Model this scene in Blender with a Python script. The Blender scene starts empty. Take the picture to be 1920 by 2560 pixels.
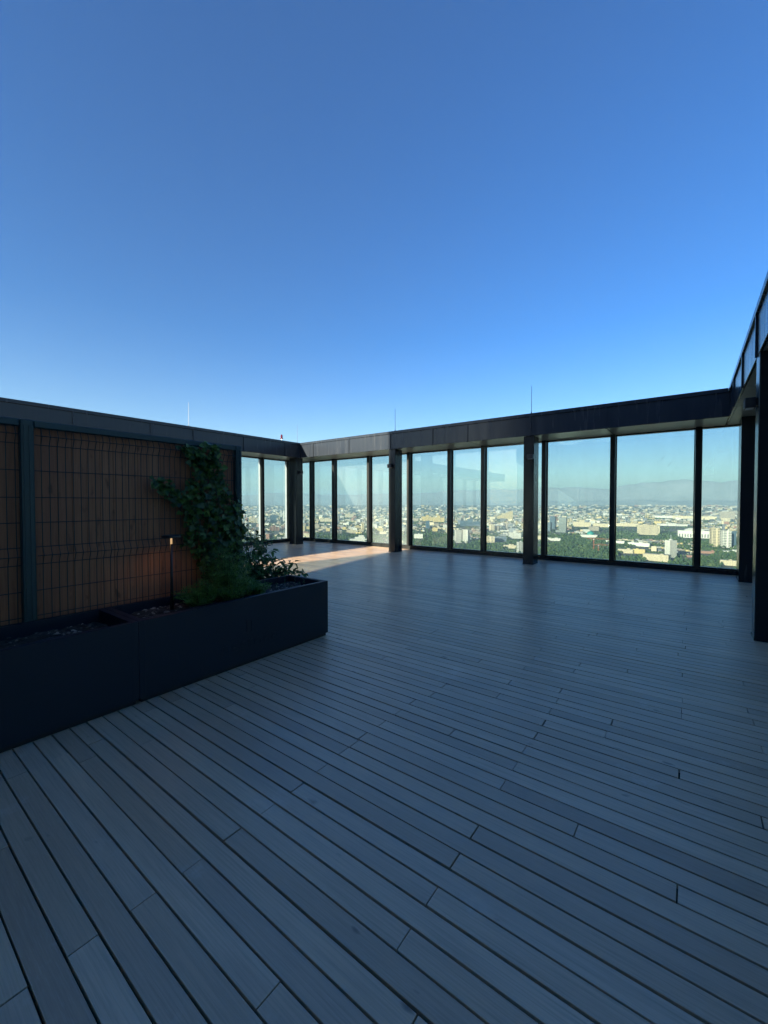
import bpy, bmesh, math, random
import numpy as np
from mathutils import Vector, Matrix
R = random.Random(7)
SC = bpy.context.scene
COL = SC.collection
H = 1.5                       # eye height above the deck
FPX, YAW, PIT = 1025.0, math.radians(36.77), math.radians(1.285)
FW = Vector((-math.sin(YAW)*math.cos(PIT), math.cos(YAW)*math.cos(PIT), -math.sin(PIT)))
RT = Vector((math.cos(YAW), math.sin(YAW), 0))
UP = RT.cross(FW)
GZ = -230.0                   # the city's ground, this far below the deck

def land_z(r):
    t = min(1., max(0., (r-8000.)/6000.)); return GZ+155*t*t*(3-2*t)      # the plain climbs gently towards the hills
def ray(x, y):
    return FW + RT*((x-960)/FPX) - UP*((y-1280)/FPX)
def on_z(x, y, z):
    d = ray(x, y); t = (z-H)/d.z
    return Vector((d.x*t, d.y*t, z))
def on_x(x, y, X):
    d = ray(x, y); t = X/d.x
    return Vector((X, d.y*t, H+d.z*t))
def pix(p):
    q = Vector(p)-Vector((0, 0, H)); c = q.dot(FW)
    return 960+FPX*q.dot(RT)/c, 1280-FPX*q.dot(UP)/c, c

# ------------------------------------------------------------------ materials
MATS = {}
def mat(name, base=(.5, .5, .5), rough=.5, metal=0., spec=.5):
    m = bpy.data.materials.new(name); m.use_nodes = True
    b = m.node_tree.nodes['Principled BSDF']
    b.inputs['Base Color'].default_value = (*base, 1); b.inputs['Roughness'].default_value = rough
    b.inputs['Metallic'].default_value = metal; b.inputs['Specular IOR Level'].default_value = spec
    MATS[name] = m
    return m
class NT:
    def __init__(s, m): s.t = m.node_tree; s.n = s.t.nodes; s.b = s.n.get('Principled BSDF')
    def new(s, typ, **kw):
        n = s.n.new(typ)
        for k, v in kw.items(): setattr(n, k, v)
        return n
    def link(s, a, b): s.t.links.new(a, b)
    def put(s, sock, v):
        if hasattr(v, 'is_linked') or hasattr(v, 'links'): s.link(v, sock)
        elif isinstance(v, tuple) and len(v) == 3 and sock.type == 'RGBA': sock.default_value = (*v, 1)
        else: sock.default_value = v
    def math(s, op, a, b=0., c=0.):
        n = s.new('ShaderNodeMath', operation=op)
        for i, v in enumerate((a, b, c)): s.put(n.inputs[i], v)
        return n.outputs[0]
    def mix(s, f, a, b, blend='MIX'):
        n = s.new('ShaderNodeMix', data_type='RGBA', blend_type=blend)
        s.put(n.inputs[0], f); s.put(n.inputs[6], a); s.put(n.inputs[7], b)
        return n.outputs[2]
    def noise(s, vec, scale, detail=3., rough=.55):
        n = s.new('ShaderNodeTexNoise'); n.inputs['Scale'].default_value = scale
        n.inputs['Detail'].default_value = detail; n.inputs['Roughness'].default_value = rough
        if vec is not None: s.link(vec, n.inputs['Vector'])
        return n.outputs['Fac']
    def ramp(s, f, stops):
        n = s.new('ShaderNodeValToRGB'); s.link(f, n.inputs[0])
        e = n.color_ramp.elements
        while len(e) < len(stops): e.new(.5)
        for i, (p, c) in enumerate(stops): e[i].position = p; e[i].color = (*c, 1)
        return n.outputs[0]
    def coord(s, which='Object'): return s.new('ShaderNodeTexCoord').outputs[which]
    def scale(s, v, sc):
        n = s.new('ShaderNodeMapping'); n.inputs['Scale'].default_value = sc; s.link(v, n.inputs['Vector'])
        return n.outputs[0]
    def attr(s, name, typ='GEOMETRY'): return s.new('ShaderNodeAttribute', attribute_name=name, attribute_type=typ)
    def bump(s, h, st, dist=.01):
        n = s.new('ShaderNodeBump'); n.inputs['Strength'].default_value = st; n.inputs['Distance'].default_value = dist
        s.link(h, n.inputs['Height']); s.link(n.outputs[0], s.b.inputs['Normal'])

def mottled(name, c1, c2, sc=(3, 3, 3), rough=(.3, .5), metal=0., bump=0., nscale=2., spec=.5):
    m = mat(name, c1, metal=metal, spec=spec); t = NT(m)
    v = t.scale(t.coord(), sc); f = t.noise(v, nscale, 5.)
    t.link(t.ramp(f, [(.3, c1), (.7, c2)]), t.b.inputs['Base Color'])
    t.link(t.ramp(f, [(.3, (rough[0],)*3), (.7, (rough[1],)*3)]), t.b.inputs['Roughness'])
    if bump: t.bump(t.noise(v, nscale*6, 4.), bump)
    return m
mottled('cladding', (.021, .028, .039), (.029, .036, .047), (4, 4, .35), (.16, .30), nscale=2.5, spec=.34)
mottled('column_paint', (.012, .015, .018), (.017, .019, .022), (3, 3, .4), (.16, .28), spec=.3)
mottled('frame_paint', (.014, .017, .018), (.020, .022, .023), (3, 3, .5), (.25, .38), spec=.25)
mottled('soffit_metal', (.36, .37, .34), (.42, .42, .39), (.5, .5, .5), (.28, .36), metal=.35)
mottled('green_steel', (.010, .032, .036), (.014, .042, .046), (4, 4, .6), (.35, .5))
mottled('wire_paint', (.010, .013, .015), (.014, .017, .019), rough=(.4, .5))
mottled('planter_steel', (.006, .011, .021), (.009, .014, .026), (1.2, 1.2, 1.2), (.4, .55), spec=.36)
mottled('black_plastic', (.012, .012, .014), (.018, .018, .02), rough=(.4, .5))
mottled('rod_steel', (.07, .08, .09), (.11, .12, .13), rough=(.4, .5), metal=.2)
mottled('dark_plinth', (.008, .009, .011), (.012, .013, .015), rough=(.7, .8))
mottled('core_wall', (.045, .05, .056), (.06, .064, .07), (1, 1, .3), (.4, .6))
mottled('red_lens', (.09, .010, .018), (.13, .016, .026), rough=(.15, .25))
mottled('white_enamel', (.6, .6, .6), (.7, .7, .7), rough=(.3, .4))
mottled('under_deck', (.003, .003, .004), (.005, .005, .006), rough=(.9, 1.))
mottled('stem', (.03, .045, .02), (.05, .06, .03), rough=(.6, .7))

def leafmat(name, c1, c2, c3):
    m = mat(name, c1, .38); t = NT(m); a = t.attr('tone')
    t.link(t.ramp(a.outputs['Fac'], [(0., c1), (.55, c2), (1., c3)]), t.b.inputs['Base Color'])
    t.b.inputs['Subsurface Weight'].default_value = 0.
    tr = t.new('ShaderNodeBsdfTranslucent'); t.link(t.ramp(a.outputs['Fac'], [(0., c2), (1., c3)]), tr.inputs['Color'])
    mx = t.new('ShaderNodeMixShader'); mx.inputs[0].default_value = .3
    out = t.n['Material Output']
    t.link(t.b.outputs[0], mx.inputs[1]); t.link(tr.outputs[0], mx.inputs[2]); t.link(mx.outputs[0], out.inputs['Surface'])
leafmat('ivy_leaf', (.030, .055, .012), (.062, .115, .022), (.15, .25, .05))
leafmat('fern_leaf', (.06, .135, .025), (.11, .23, .04), (.18, .34, .06))
leafmat('shrub_leaf', (.04, .085, .03), (.07, .15, .05), (.13, .25, .08))

# decking: weathered boards, one tone per board, grain along the board
def deckmat():
    m = mat('deck_wood', rough=.6, spec=.8); t = NT(m)
    co = t.coord(); a = t.attr('tone'); w = t.attr('shift')
    add = t.new('ShaderNodeVectorMath', operation='ADD'); t.link(co, add.inputs[0]); t.link(w.outputs['Color'], add.inputs[1])
    v = add.outputs[0]
    big = t.noise(t.scale(v, (1.1, 6, 1)), 1.6, 3.)
    grain = t.noise(t.scale(v, (2.2, 95, 10)), 1.5, 5., .65)
    fine = t.noise(t.scale(v, (14, 260, 20)), 1.2, 3.)
    base = t.ramp(a.outputs['Fac'], [(0., (.48, .315, .20)), (.45, (.68, .465, .295)), (1., (.82, .585, .39))])
    hue = t.new('ShaderNodeSeparateXYZ'); t.link(w.outputs['Vector'], hue.inputs[0])
    base = t.mix(t.ramp(t.math('FRACT', hue.outputs[1]), [(.45, (0.,)*3), (1., (.5,)*3)]), base, (.62, .46, .33))
    c = t.mix(t.math('MULTIPLY', t.math('SUBTRACT', big, .30), 1.1), base, (.46, .32, .22))
    c = t.mix(t.ramp(grain, [(.42, (0., 0., 0.)), (.72, (.55, .55, .55))]), c, (.34, .23, .15))
    c = t.mix(t.ramp(fine, [(.5, (0., 0., 0.)), (.8, (.3, .3, .3))]), c, (.66, .54, .43))
    spots = t.noise(co, 1.15, 2.)
    c = t.mix(t.ramp(spots, [(.56, (0., 0., 0.)), (.74, (.45, .45, .45))]), c, (.38, .28, .20))
    kn = t.noise(t.scale(v, (7, 16, 1)), 1.0, 1.5); c = t.mix(t.ramp(kn, [(.73, (0.,)*3), (.80, (.8,)*3)]), c, (.16, .11, .075))
    wn = t.noise(co, 2.6, 5., .7); c = t.mix(t.ramp(wn, [(.60, (0.,)*3), (.78, (.5,)*3)]), c, (.80, .68, .56))
    t.link(c, t.b.inputs['Base Color'])
    t.link(t.ramp(grain, [(.3, (.28,)*3), (.7, (.46,)*3)]), t.b.inputs['Roughness'])
    hgt = t.math('ADD', grain, t.math('MULTIPLY', fine, .4)); t.bump(hgt, .35, .0012)
deckmat()
def boardmat():
    m = mat('fence_board', rough=.65); t = NT(m); co = t.coord(); a = t.attr('tone')
    v = t.scale(co, (1, 60, 2.2)); g = t.noise(v, 1.6, 5., .6); k = t.noise(t.scale(co, (1, 7, 3)), 2.2, 2.)
    base = t.ramp(a.outputs['Fac'], [(0., (.33, .125, .062)), (1., (.42, .175, .085))])
    c = t.mix(t.ramp(g, [(.4, (0,)*3), (.75, (.6,)*3)]), base, (.18, .066, .033))
    c = t.mix(t.ramp(k, [(.62, (0,)*3), (.76, (.75,)*3)]), c, (.12, .05, .026))
    t.link(c, t.b.inputs['Base Color']); t.bump(g, .2, .002)
boardmat()
def soilmat():
    m = mat('soil', rough=.95); t = NT(m); co = t.coord(); a = t.attr('tone')
    f = t.noise(co, 40, 5.)
    c = t.ramp(f, [(.35, (.018, .014, .010)), (.7, (.06, .048, .035))])
    c = t.mix(a.outputs['Fac'], c, (.34, .29, .23))
    t.link(c, t.b.inputs['Base Color'])
soilmat()
def glassmat(name, tint, veil, dirt):
    m = bpy.data.materials.new(name); m.use_nodes = True; MATS[name] = m
    t = NT(m); n = t.n; n.remove(t.b); out = n['Material Output']
    tr = t.new('ShaderNodeBsdfTransparent'); tr.inputs[0].default_value = (*tint, 1)
    gl = t.new('ShaderNodeBsdfGlossy'); gl.inputs['Roughness'].default_value = 0.; gl.inputs[0].default_value = (.9, 1., .98, 1)
    df = t.new('ShaderNodeBsdfDiffuse'); df.inputs[0].default_value = (*veil, 1)
    fr = t.new('ShaderNodeFresnel'); fr.inputs[0].default_value = 1.52
    co = t.coord(); f = t.noise(t.scale(co, (2.2, 2.2, .7)), 2., 6., .7); sp = t.noise(co, 90, 2.)
    d = t.math('MULTIPLY', t.ramp(f, [(.3, (.25,)*3), (.75, (1,)*3)]), dirt)
    d = t.math('MULTIPLY', d, t.math('ADD', .6, t.math('MULTIPLY', sp, .8)))
    zz = t.new('ShaderNodeSeparateXYZ'); t.link(co, zz.inputs[0]); st_ = t.noise(t.scale(co, (26, 26, .5)), 1., 4., .7)
    low = t.new('ShaderNodeMapRange'); low.inputs[1].default_value = .75; low.inputs[2].default_value = .1; low.inputs[3].default_value = 0.; low.inputs[4].default_value = .10; t.link(zz.outputs[2], low.inputs[0])
    d = t.math('ADD', d, t.math('MULTIPLY', low.outputs[0], t.math('ADD', .3, st_))); d = t.math('ADD', d, t.math('MULTIPLY', t.math('MAXIMUM', t.math('SUBTRACT', st_, .56), 0.), .22))
    m1 = t.new('ShaderNodeMixShader'); t.link(d, m1.inputs[0]); t.link(tr.outputs[0], m1.inputs[1]); t.link(df.outputs[0], m1.inputs[2])
    m2 = t.new('ShaderNodeMixShader'); gm = t.new('ShaderNodeNewGeometry'); t.link(t.math('MULTIPLY', t.math('ADD', .052, t.math('MULTIPLY', fr.outputs[0], .948)), t.math('SUBTRACT', 1., gm.outputs['Backfacing'])), m2.inputs[0]); t.link(m1.outputs[0], m2.inputs[1]); t.link(gl.outputs[0], m2.inputs[2])
    t.link(m2.outputs[0], out.inputs['Surface'])
glassmat('pane_glass', (.735, .815, .83), (.55, .60, .58), .06)
glassmat('dimming_glass', (.62, .72, .74), (.3, .33, .34), .05)
def emitmat(name, c, s):
    m = bpy.data.materials.new(name); m.use_nodes = True; MATS[name] = m; t = NT(m); t.n.remove(t.b)
    e = t.new('ShaderNodeEmission'); e.inputs[0].default_value = (*c, 1); e.inputs[1].default_value = s
    t.link(e.outputs[0], t.n['Material Output'].inputs['Surface'])
emitmat('lit_lens', (1., .62, .30), .16)

# ------------------------------------------------------------------ helpers
def link(o, parent=None):
    COL.objects.link(o)
    if parent is not None: o.parent = parent
    return o
def tag(o, label=None, cat=None, group=None, kind=None):
    if label: o['label'] = label
    if cat: o['category'] = cat
    if group: o['group'] = group
    if kind: o['kind'] = kind
    return o
def empty(name, label, cat, loc=(0, 0, 0), group=None):
    o = bpy.data.objects.new(name, None); o.location = loc; o.empty_display_size = .1
    link(o); return tag(o, label, cat, group)
class MB:
    """collects shapes into one mesh"""
    def __init__(s): s.v = []; s.f = []; s.a = []; s.m = []; s.sh = []; s.uv = []
    def add(s, vs, fs, tone=.5, mi=0, shift=(0, 0, 0), uvs=None):
        n = len(s.v); s.v += [tuple(p) for p in vs]
        for i, f in enumerate(fs):
            s.f.append(tuple(n+k for k in f)); s.a.append(tone); s.m.append(mi); s.sh.append(shift)
            s.uv.append(uvs[i] if uvs else None)
    def box(s, x0, x1, y0, y1, z0, z1, tone=.5, mi=0, shift=(0, 0, 0), bev=0.):
        if bev <= 0:
            vs = [(x, y, z) for z in (z0, z1) for y in (y0, y1) for x in (x0, x1)]
            s.add(vs, [(0, 2, 3, 1), (4, 5, 7, 6), (0, 1, 5, 4), (2, 6, 7, 3), (0, 4, 6, 2), (1, 3, 7, 5)], tone, mi, shift)
        else:
            b = bev; vs = []
            for z, k in ((z0, b), (z0+b, 0), (z1-b, 0), (z1, b)):
                vs += [(x0+k, y0+b, z), (x0+b, y0+k, z), (x1-b, y0+k, z), (x1-k, y0+b, z), (x1-k, y1-b, z), (x1-b, y1-k, z), (x0+b, y1-k, z), (x0+k, y1-b, z)]
            fs = [tuple(range(7, -1, -1)), tuple(range(24, 32))]
            for r in range(3):
                for i in range(8):
                    j = (i+1) % 8; fs.append((r*8+i, r*8+j, r*8+8+j, r*8+8+i))
            s.add(vs, fs, tone, mi, shift)
        return s
    def tube(s, pts, rad, seg=6, tone=.5, cap=True):
        pts = [Vector(p) for p in pts]; rr = rad if isinstance(rad, (list, tuple)) else [rad]*len(pts)
        vs = []
        for i, p in enumerate(pts):
            d = (pts[min(i+1, len(pts)-1)]-pts[max(i-1, 0)]).normalized()
            a = d.cross(Vector((0, 0, 1)) if abs(d.z) < .9 else Vector((1, 0, 0))).normalized(); b = d.cross(a)
            for k in range(seg):
                t = 2*math.pi*k/seg; vs.append(p+a*(math.cos(t)*rr[i])+b*(math.sin(t)*rr[i]))
        fs = []
        for i in range(len(pts)-1):
            for k in range(seg):
                j = (k+1) % seg; fs.append((i*seg+k, i*seg+j, (i+1)*seg+j, (i+1)*seg+k))
        if cap: fs += [tuple(range(seg-1, -1, -1)), tuple((len(pts)-1)*seg+k for k in range(seg))]
        s.add(vs, fs, tone); return s
    def lathe(s, c, prof, seg=20, tone=.5):
        vs = []; fs = []
        for r, z in prof:
            for k in range(seg):
                t = 2*math.pi*k/seg; vs.append((c[0]+r*math.cos(t), c[1]+r*math.sin(t), c[2]+z))
        for i in range(len(prof)-1):
            for k in range(seg):
                j = (k+1) % seg; fs.append((i*seg+k, i*seg+j, (i+1)*seg+j, (i+1)*seg+k))
        fs += [tuple(range(seg-1, -1, -1)), tuple((len(prof)-1)*seg+k for k in range(seg))]
        s.add(vs, fs, tone); return s
    def mesh(s, name, mats, smooth=False):
        me = bpy.data.meshes.new(name); me.from_pydata(s.v, [], s.f); me.update()
        for m in (mats if isinstance(mats, (list, tuple)) else [mats]): me.materials.append(MATS[m])
        n = len(me.polygons)
        at = me.attributes.new('tone', 'FLOAT', 'FACE'); at.data.foreach_set('value', s.a)
        if any(x != (0, 0, 0) for x in s.sh):
            at = me.attributes.new('shift', 'FLOAT_VECTOR', 'FACE'); at.data.foreach_set('vector', [c for x in s.sh for c in x])
        me.polygons.foreach_set('material_index', s.m)
        if any(u is not None for u in s.uv):
            ul = me.uv_layers.new(name='UVMap'); k = 0
            for i, f in enumerate(s.f):
                u = s.uv[i] or [(0, 0)]*len(f)
                for q in u: ul.data[k].uv = q; k += 1
        if smooth: me.polygons.foreach_set('use_smooth', [True]*n)
        return me
    def build(s, name, mats, parent=None, smooth=False):
        return link(bpy.data.objects.new(name, s.mesh(name, mats, smooth)), parent)

# ------------------------------------------------------------------ the deck
S, Y0 = .0956, .433
JOINTS = [(-2,-1.63),(0,-1.63),(1,-2.95),(2,-1.63),(3,-2.97),(4,-1.63),(5,-2.97),(6,-1.64),(7,-.77),(8,-1.64),(9,-.77),(10,-1.64),(11,-.77),(12,-1.65),
 (13,-.77),(14,-1.66),(15,-.02),(15,-1.66),(16,-1.67),(16,-.4),(17,-.78),(18,-1.66),(19,-.78),(20,-1.66),(20,-1.23),(21,-.79),(22,-1.66),(23,-.78),(24,-.03),
 (25,-.78),(26,-.42),(27,-1.18),(27,-.79),(28,-.41),(29,-.79),(30,-1.19),(31,-.81),(32,-2.34),(32,-.03),(33,-1.58),(34,-1.19),(35,-.03),(36,-.81),(36,.35),
 (37,-1.19),(38,-.8),(46,-.42),(52,-.44),(52,-.05)]
jd = {}
for k, x in JOINTS: jd.setdefault(k, []).append(x)
deck = MB()
XL, XR = -12.45, 1.75
for k in range(-92, 114):
    y0 = Y0+S*k; y1 = y0+S-R.choice((.0075, .0085, .009, .0105)); joints = sorted(jd.get(k, []))
    if joints: lo, hi = joints[0], joints[-1]
    else: lo = hi = R.choice((-.03, -.42, -.8, -1.19, -1.63))+R.uniform(-.02, .02)-R.choice((0, 1.18, 2.36)); joints = [lo]
    x = lo
    while x > XL: x -= .39*R.choice((3, 4, 5, 5, 6, 6))+R.uniform(-.012, .012); joints.append(x)
    x = hi
    while x < XR: x += .39*R.choice((4, 5, 5, 6))+R.uniform(-.012, .012); joints.append(x)
    joints.sort()
    for a, b in zip(joints[:-1], joints[1:]):
        a = max(a, XL); b = min(b, XR)
        if b-a < .05: continue
        g = R.choice((.001, .0015, .002, .004)); dz = R.uniform(-.0012, .0012); sk = R.uniform(-.0007, .0007)
        deck.box(a+g, b-g, y0+sk, y1+sk, -.022+dz, dz, R.gauss(.45, .24), 0, (R.uniform(0, 90), R.uniform(0, 90), R.uniform(0, 9)), .0012)
tag(deck.build('deck', 'deck_wood'), kind='structure')
tag(MB().box(-12.6, 1.9, -16.4, 11.6, -.9, -.03).build('roof_slab', 'under_deck'), kind='structure')

# ------------------------------------------------------------------ glazed walls, parapets, columns
FB, FA, FC = 10.06, -11.3, .57          # inner faces of the three parapets
ZB, ZT, ZC = 3.12, 3.57, 3.65           # panel bottom, panel top, top of the coping
def place(mb_fn, axis):
    return mb_fn
def wbox(m, axis, u0, u1, d0, d1, z0, z1, **k):
    """a box along a wall: u runs along it, d is measured across it"""
    if axis == 'x': m.box(u0, u1, min(d0, d1), max(d0, d1), z0, z1, **k)
    else: m.box(min(d0, d1), max(d0, d1), u0, u1, z0, z1, **k)
def glazed_wall(label, axis, u0, u1, d, sgn, mull):
    """d: glass plane; sgn: outward direction across the wall"""
    root = empty('glazed_wall', label, 'window wall', ((u0+u1)/2, d, 0) if axis == 'x' else (d, (u0+u1)/2, 0))
    def part(name, m, mt):
        o = m.build(name, mt, root); o.matrix_parent_inverse = Matrix.Translation(-root.location); return o
    m = MB(); wbox(m, axis, u0, u1, d-.10*sgn, d+.06*sgn, 0, .085); wbox(m, axis, u0, u1, d-.055*sgn, d+.06*sgn, .088, .122); part('sill', m, 'frame_paint')
    m = MB(); wbox(m, axis, u0, u1, d-.055*sgn, d+.06*sgn, 3.085, ZB-.003); part('head_rail', m, 'frame_paint')
    edges = [u0]+list(mull)+[u1]
    for c in mull:
        m = MB(); wbox(m, axis, c-.05, c+.05, d-.175*sgn, d-.012*sgn, .125, ZB-.004, bev=.004)
        wbox(m, axis, c-.028, c+.028, d-.010*sgn, d+.04*sgn, .126, ZB-.01); wbox(m, axis, c-.072, c-.052, d-.03*sgn, d-.004*sgn, .126, 3.08); wbox(m, axis, c+.052, c+.072, d-.03*sgn, d-.004*sgn, .126, 3.08); part('mullion', m, 'frame_paint')
    if label.startswith('window wall behind'):
        for c in mull[6:]:
            m = MB(); wbox(m, axis, c-.080, c-.0735, d-.10*sgn, d-.008*sgn, .14, 3.06); part('edge_trim', m, 'white_enamel')
    for a, b in zip(edges[:-1], edges[1:]):
        a2 = a+(.03 if a != u0 else 0); b2 = b-(.03 if b != u1 else 0)
        m = MB(); wbox(m, axis, a2, b2, d, d+.024*sgn, .124, 3.083); part('glass_pane', m, 'pane_glass')
    return root
MULB = [-11.81, -10.61, -8.94, -7.28, -5.82, -4.75, -3.07, -1.49, .12]
wall_b = glazed_wall('floor to ceiling window wall straight ahead across the deck, city behind it', 'x', -12.42, 1.72, 11.2, 1, MULB)
glazed_wall('window wall behind the ivy fence, meeting the corner column at its far end', 'y', -8.0, 11.14, -12.45, -1, [-6.6, -5.0, -3.4, -1.8, -.1, 1.5, 3.28, 4.96, 6.11, 7.74, 9.2, 10.4])
glazed_wall('window wall along the deck edge behind the big dark columns', 'y', -8.0, 11.14, 1.75, 1, [-6.6, -5, -3.4, -1.8, -.1, 1.6, 3.1, 4.6, 6.13, 7.66, 9.1])

sm = MB(); rs = random.Random(4)
for px_, py_, ln in [(1657, 1146, .09), (1677, 1158, .07), (1672, 1163, .06), (1699, 1130, .035), (1645, 1155, .04), (1690, 1170, .04)]:
    d_ = ray(px_, py_); t_ = 11.196/d_.y; q = Vector((d_.x*t_, 0, H+d_.z*t_))
    sm.tube([(q.x-ln*.25+rs.uniform(-.01, .01), 11.196, q.z-ln*.5), (q.x+rs.uniform(-.015, .015), 11.196, q.z), (q.x+ln*.3, 11.196, q.z+ln*.45)], [.001, .0028, .001], 5)
so_ = sm.build('smudge', 'under_deck', wall_b); so_.matrix_parent_inverse = Matrix.Translation(-wall_b.location)

def parapet(label, axis, u0, u1, f, sgn, joints, depth, mitre0=0, mitre1=0):
    root = empty('parapet', label, 'parapet', ((u0+u1)/2, f, ZB) if axis == 'x' else (f, (u0+u1)/2, ZB))
    def part(name, m, mt):
        o = m.build(name, mt, root); o.matrix_parent_inverse = Matrix.Translation(-root.location); return o
    e = [u0]+list(joints)+[u1]
    for a, b in zip(e[:-1], e[1:]):
        m = MB(); wbox(m, axis, a+(.005 if a != u0 else 0), b-(.005 if b != u1 else 0), f, f+.03*sgn, ZB, ZT-.002, bev=.003); part('cladding_panel', m, 'cladding')
    for c in joints:
        m = MB(); wbox(m, axis, c-.016, c+.016, f-.022*sgn, f-.0005*sgn, ZB-.012, ZT+.0); part('cover_strip', m, 'cladding')
    m = MB(); wbox(m, axis, u0, u1, f+.034*sgn, f+depth*sgn, ZB+.02, ZT-.003); part('core', m, 'under_deck')
    m = MB(); wbox(m, axis, u0+mitre0, u1+mitre1, f-.026*sgn, f+(depth+.03)*sgn, ZT+.001, ZC, bev=.004); part('coping', m, 'cladding')
    m = MB()
    for a, b in zip(e[:-1], e[1:]): wbox(m, axis, a+.012, b-.012, f+.035*sgn, f+(depth-.02)*sgn, ZB+.004, ZB+.016)
    part('soffit', m, 'soffit_metal')
    return root
parapet('long dark metal parapet above the window wall facing the viewer, partly sunlit', 'x', FA+.001, FC-.001, FB, 1, [-10.62, -8.95, -7.28, -5.82, -4.76, -3.11, -1.49], 1.26, .03, -.03)
parapet('dark metal parapet running above the wooden ivy fence to the sunlit corner', 'y', -8.0, 11.32, FA, -1, [-6.6, -5, -3.4, -1.7, -.1, 1.6, 3.28, 4.96, 6.11, 7.74, 9.38], 1.26)
parapet('steep foreshortened metal parapet above the big dark columns, sky mirrored in its panels', 'y', -8.0, 11.32, FC, 1, [-6, -4.4, -2.9, -1.4, .1, 1.6, 3.1, 4.6, 6.13, 7.66, 9.1], 1.26)

def column(label, x0, x1, y0, y1):
    o = MB().box(x0, x1, y0, y1, .001, ZB-.004, bev=.006)
    # base skirt seam
    o.box(x0-.004, x1+.004, y0-.004, y1+.004, .0005, .03, bev=.002)
    c = o.build('steel_column', 'column_paint'); return tag(c, label, 'column', 'steel columns under the parapet')
column('dark column standing in the sunlit far corner of the deck', -11.7, -11.304, 9.9, 10.2)
column('dark column whose foot meets the end of the sunlit strip', -7.36, -7.12, 10.085, 10.46)
column('dark column halfway along the window wall, before the glass tower view', -3.28, -3.03, 10.085, 10.46)
column('dark column in the shaded corner beside the last wide pane', .75, 1.15, 10.22, 10.75)
column('largest and nearest dark column, cut off by the picture edge', .574, .98, 5.95, 6.22)
column('dark column behind the ivy fence under the parapet', -11.7, -11.304, 5.9, 6.2)
column('dark column hidden behind the fence boards next to the garden light', -11.7, -11.304, 1.9, 2.2)

def wall_lamp(label, loc, rz):
    r = empty('wall_lamp', label, 'wall lamp', loc, 'box lamps on the columns'); r.rotation_euler = (0, 0, rz)
    MB().box(-.07, .07, -.11, -.012, -.055, .055, bev=.006).build('housing', 'black_plastic', r)
    MB().box(-.05, .05, -.012, .0, -.04, .04).build('bracket', 'black_plastic', r)
    MB().box(-.05, .05, -.095, -.03, -.062, -.0555).build('lens', 'white_enamel', r)
wall_lamp('small black box lamp on the corner column in the far corner', (-11.304, 10.05, 2.6), math.pi/2)
wall_lamp('small black box lamp on the column at the end of the sunlit strip', (-7.27, 10.085, 2.61), 0)
wall_lamp('small black box lamp on the column halfway along the window wall', (-3.1, 10.085, 2.61), 0)
wall_lamp('black box lamp on the nearest big column', (.574, 6.09, 2.6), -math.pi/2)

def rod(label, x, y, h, lean=0.):
    r = empty('lightning_rod', label, 'lightning rod', (x, y, ZC), 'thin lightning rods on the parapet')
    MB().tube([(0, 0, .03), (lean*.5, 0, h*.5), (lean, 0, h)], [.0065, .0055, .004], 6).build('rod', 'rod_steel', r)
    MB().lathe((0, 0, .0005), [(.04, 0), (.04, .02), (.014, .03), (.014, .06)], 10).build('base', 'rod_steel', r)
rod('thin pale lightning rod on the parapet above the wooden fence', -11.5, 6.08, .72, .0)
rod('thin pale lightning rod at the sunlit corner of the parapet', -11.52, 10.13, .70)
rod('thin dark lightning rod above the column at the sunlit strip', -7.2, 10.2, .70)
rod('tallest looking dark lightning rod, above the column halfway along the wall', -3.135, 10.2, .70)
b = empty('beacon_light', 'small red aviation warning light on the parapet near the corner', 'warning light', (-11.5, 9.4, ZC))
MB().tube([(0, 0, 0.0005), (0, 0, .1)], .014, 8).build('mast', 'white_enamel', b)
MB().lathe((0, 0, .09), [(.05, 0), (.052, .02), (.036, .03), (.034, .11), (.025, .13)], 14).build('lamp', 'red_lens', b, True)
MB().lathe((0, 0, .2205), [(.028, 0), (.028, .012), (.01, .02)], 14).build('cap', 'red_lens', b)

# ------------------------------------------------------------------ the stair core behind the viewer: it shades the deck
core = empty('stair_core', 'dark stair core wall behind the viewer that shades the deck', 'building', (-2, -8, 0))
def cpart(name, m, mt):
    o = m.build(name, mt, core); o.matrix_parent_inverse = Matrix.Translation(-core.location); return o
m = MB()
poly = [(-3.97, 0), (6.5, 0), (6.5, 12), (-10.43, 12), (-10.43, 4.52), (-10.27, 4.4)]
vs = [(x, y, z) for y in (-8.4, -8.0) for x, z in poly]; n = len(poly)
m.add(vs, [tuple(range(n)), tuple(range(2*n-1, n-1, -1))]+[(i, i+n, (i+1) % n+n, (i+1) % n) for i in range(n)])
cpart('wall', m, 'core_wall')
gp = [(-10.43, 0), (-4.02, 0), (-10.3, 4.38), (-10.43, 4.47)]  # unseen pane, added and cut so a dimmed strip of sun reaches the deck
vs = [(x, y, z) for y in (-8.23, -8.2) for x, z in gp]; n = 4; m = MB()
m.add(vs, [tuple(range(n)), tuple(range(2*n-1, n-1, -1))]+[(i, i+n, (i+1) % n+n, (i+1) % n) for i in range(n)])
cpart('dimming_pane', m, 'dimming_glass')
m = MB().box(6.1, 6.5, -16, -8.42, 0, 12); cpart('side_wall', m, 'core_wall')

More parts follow.
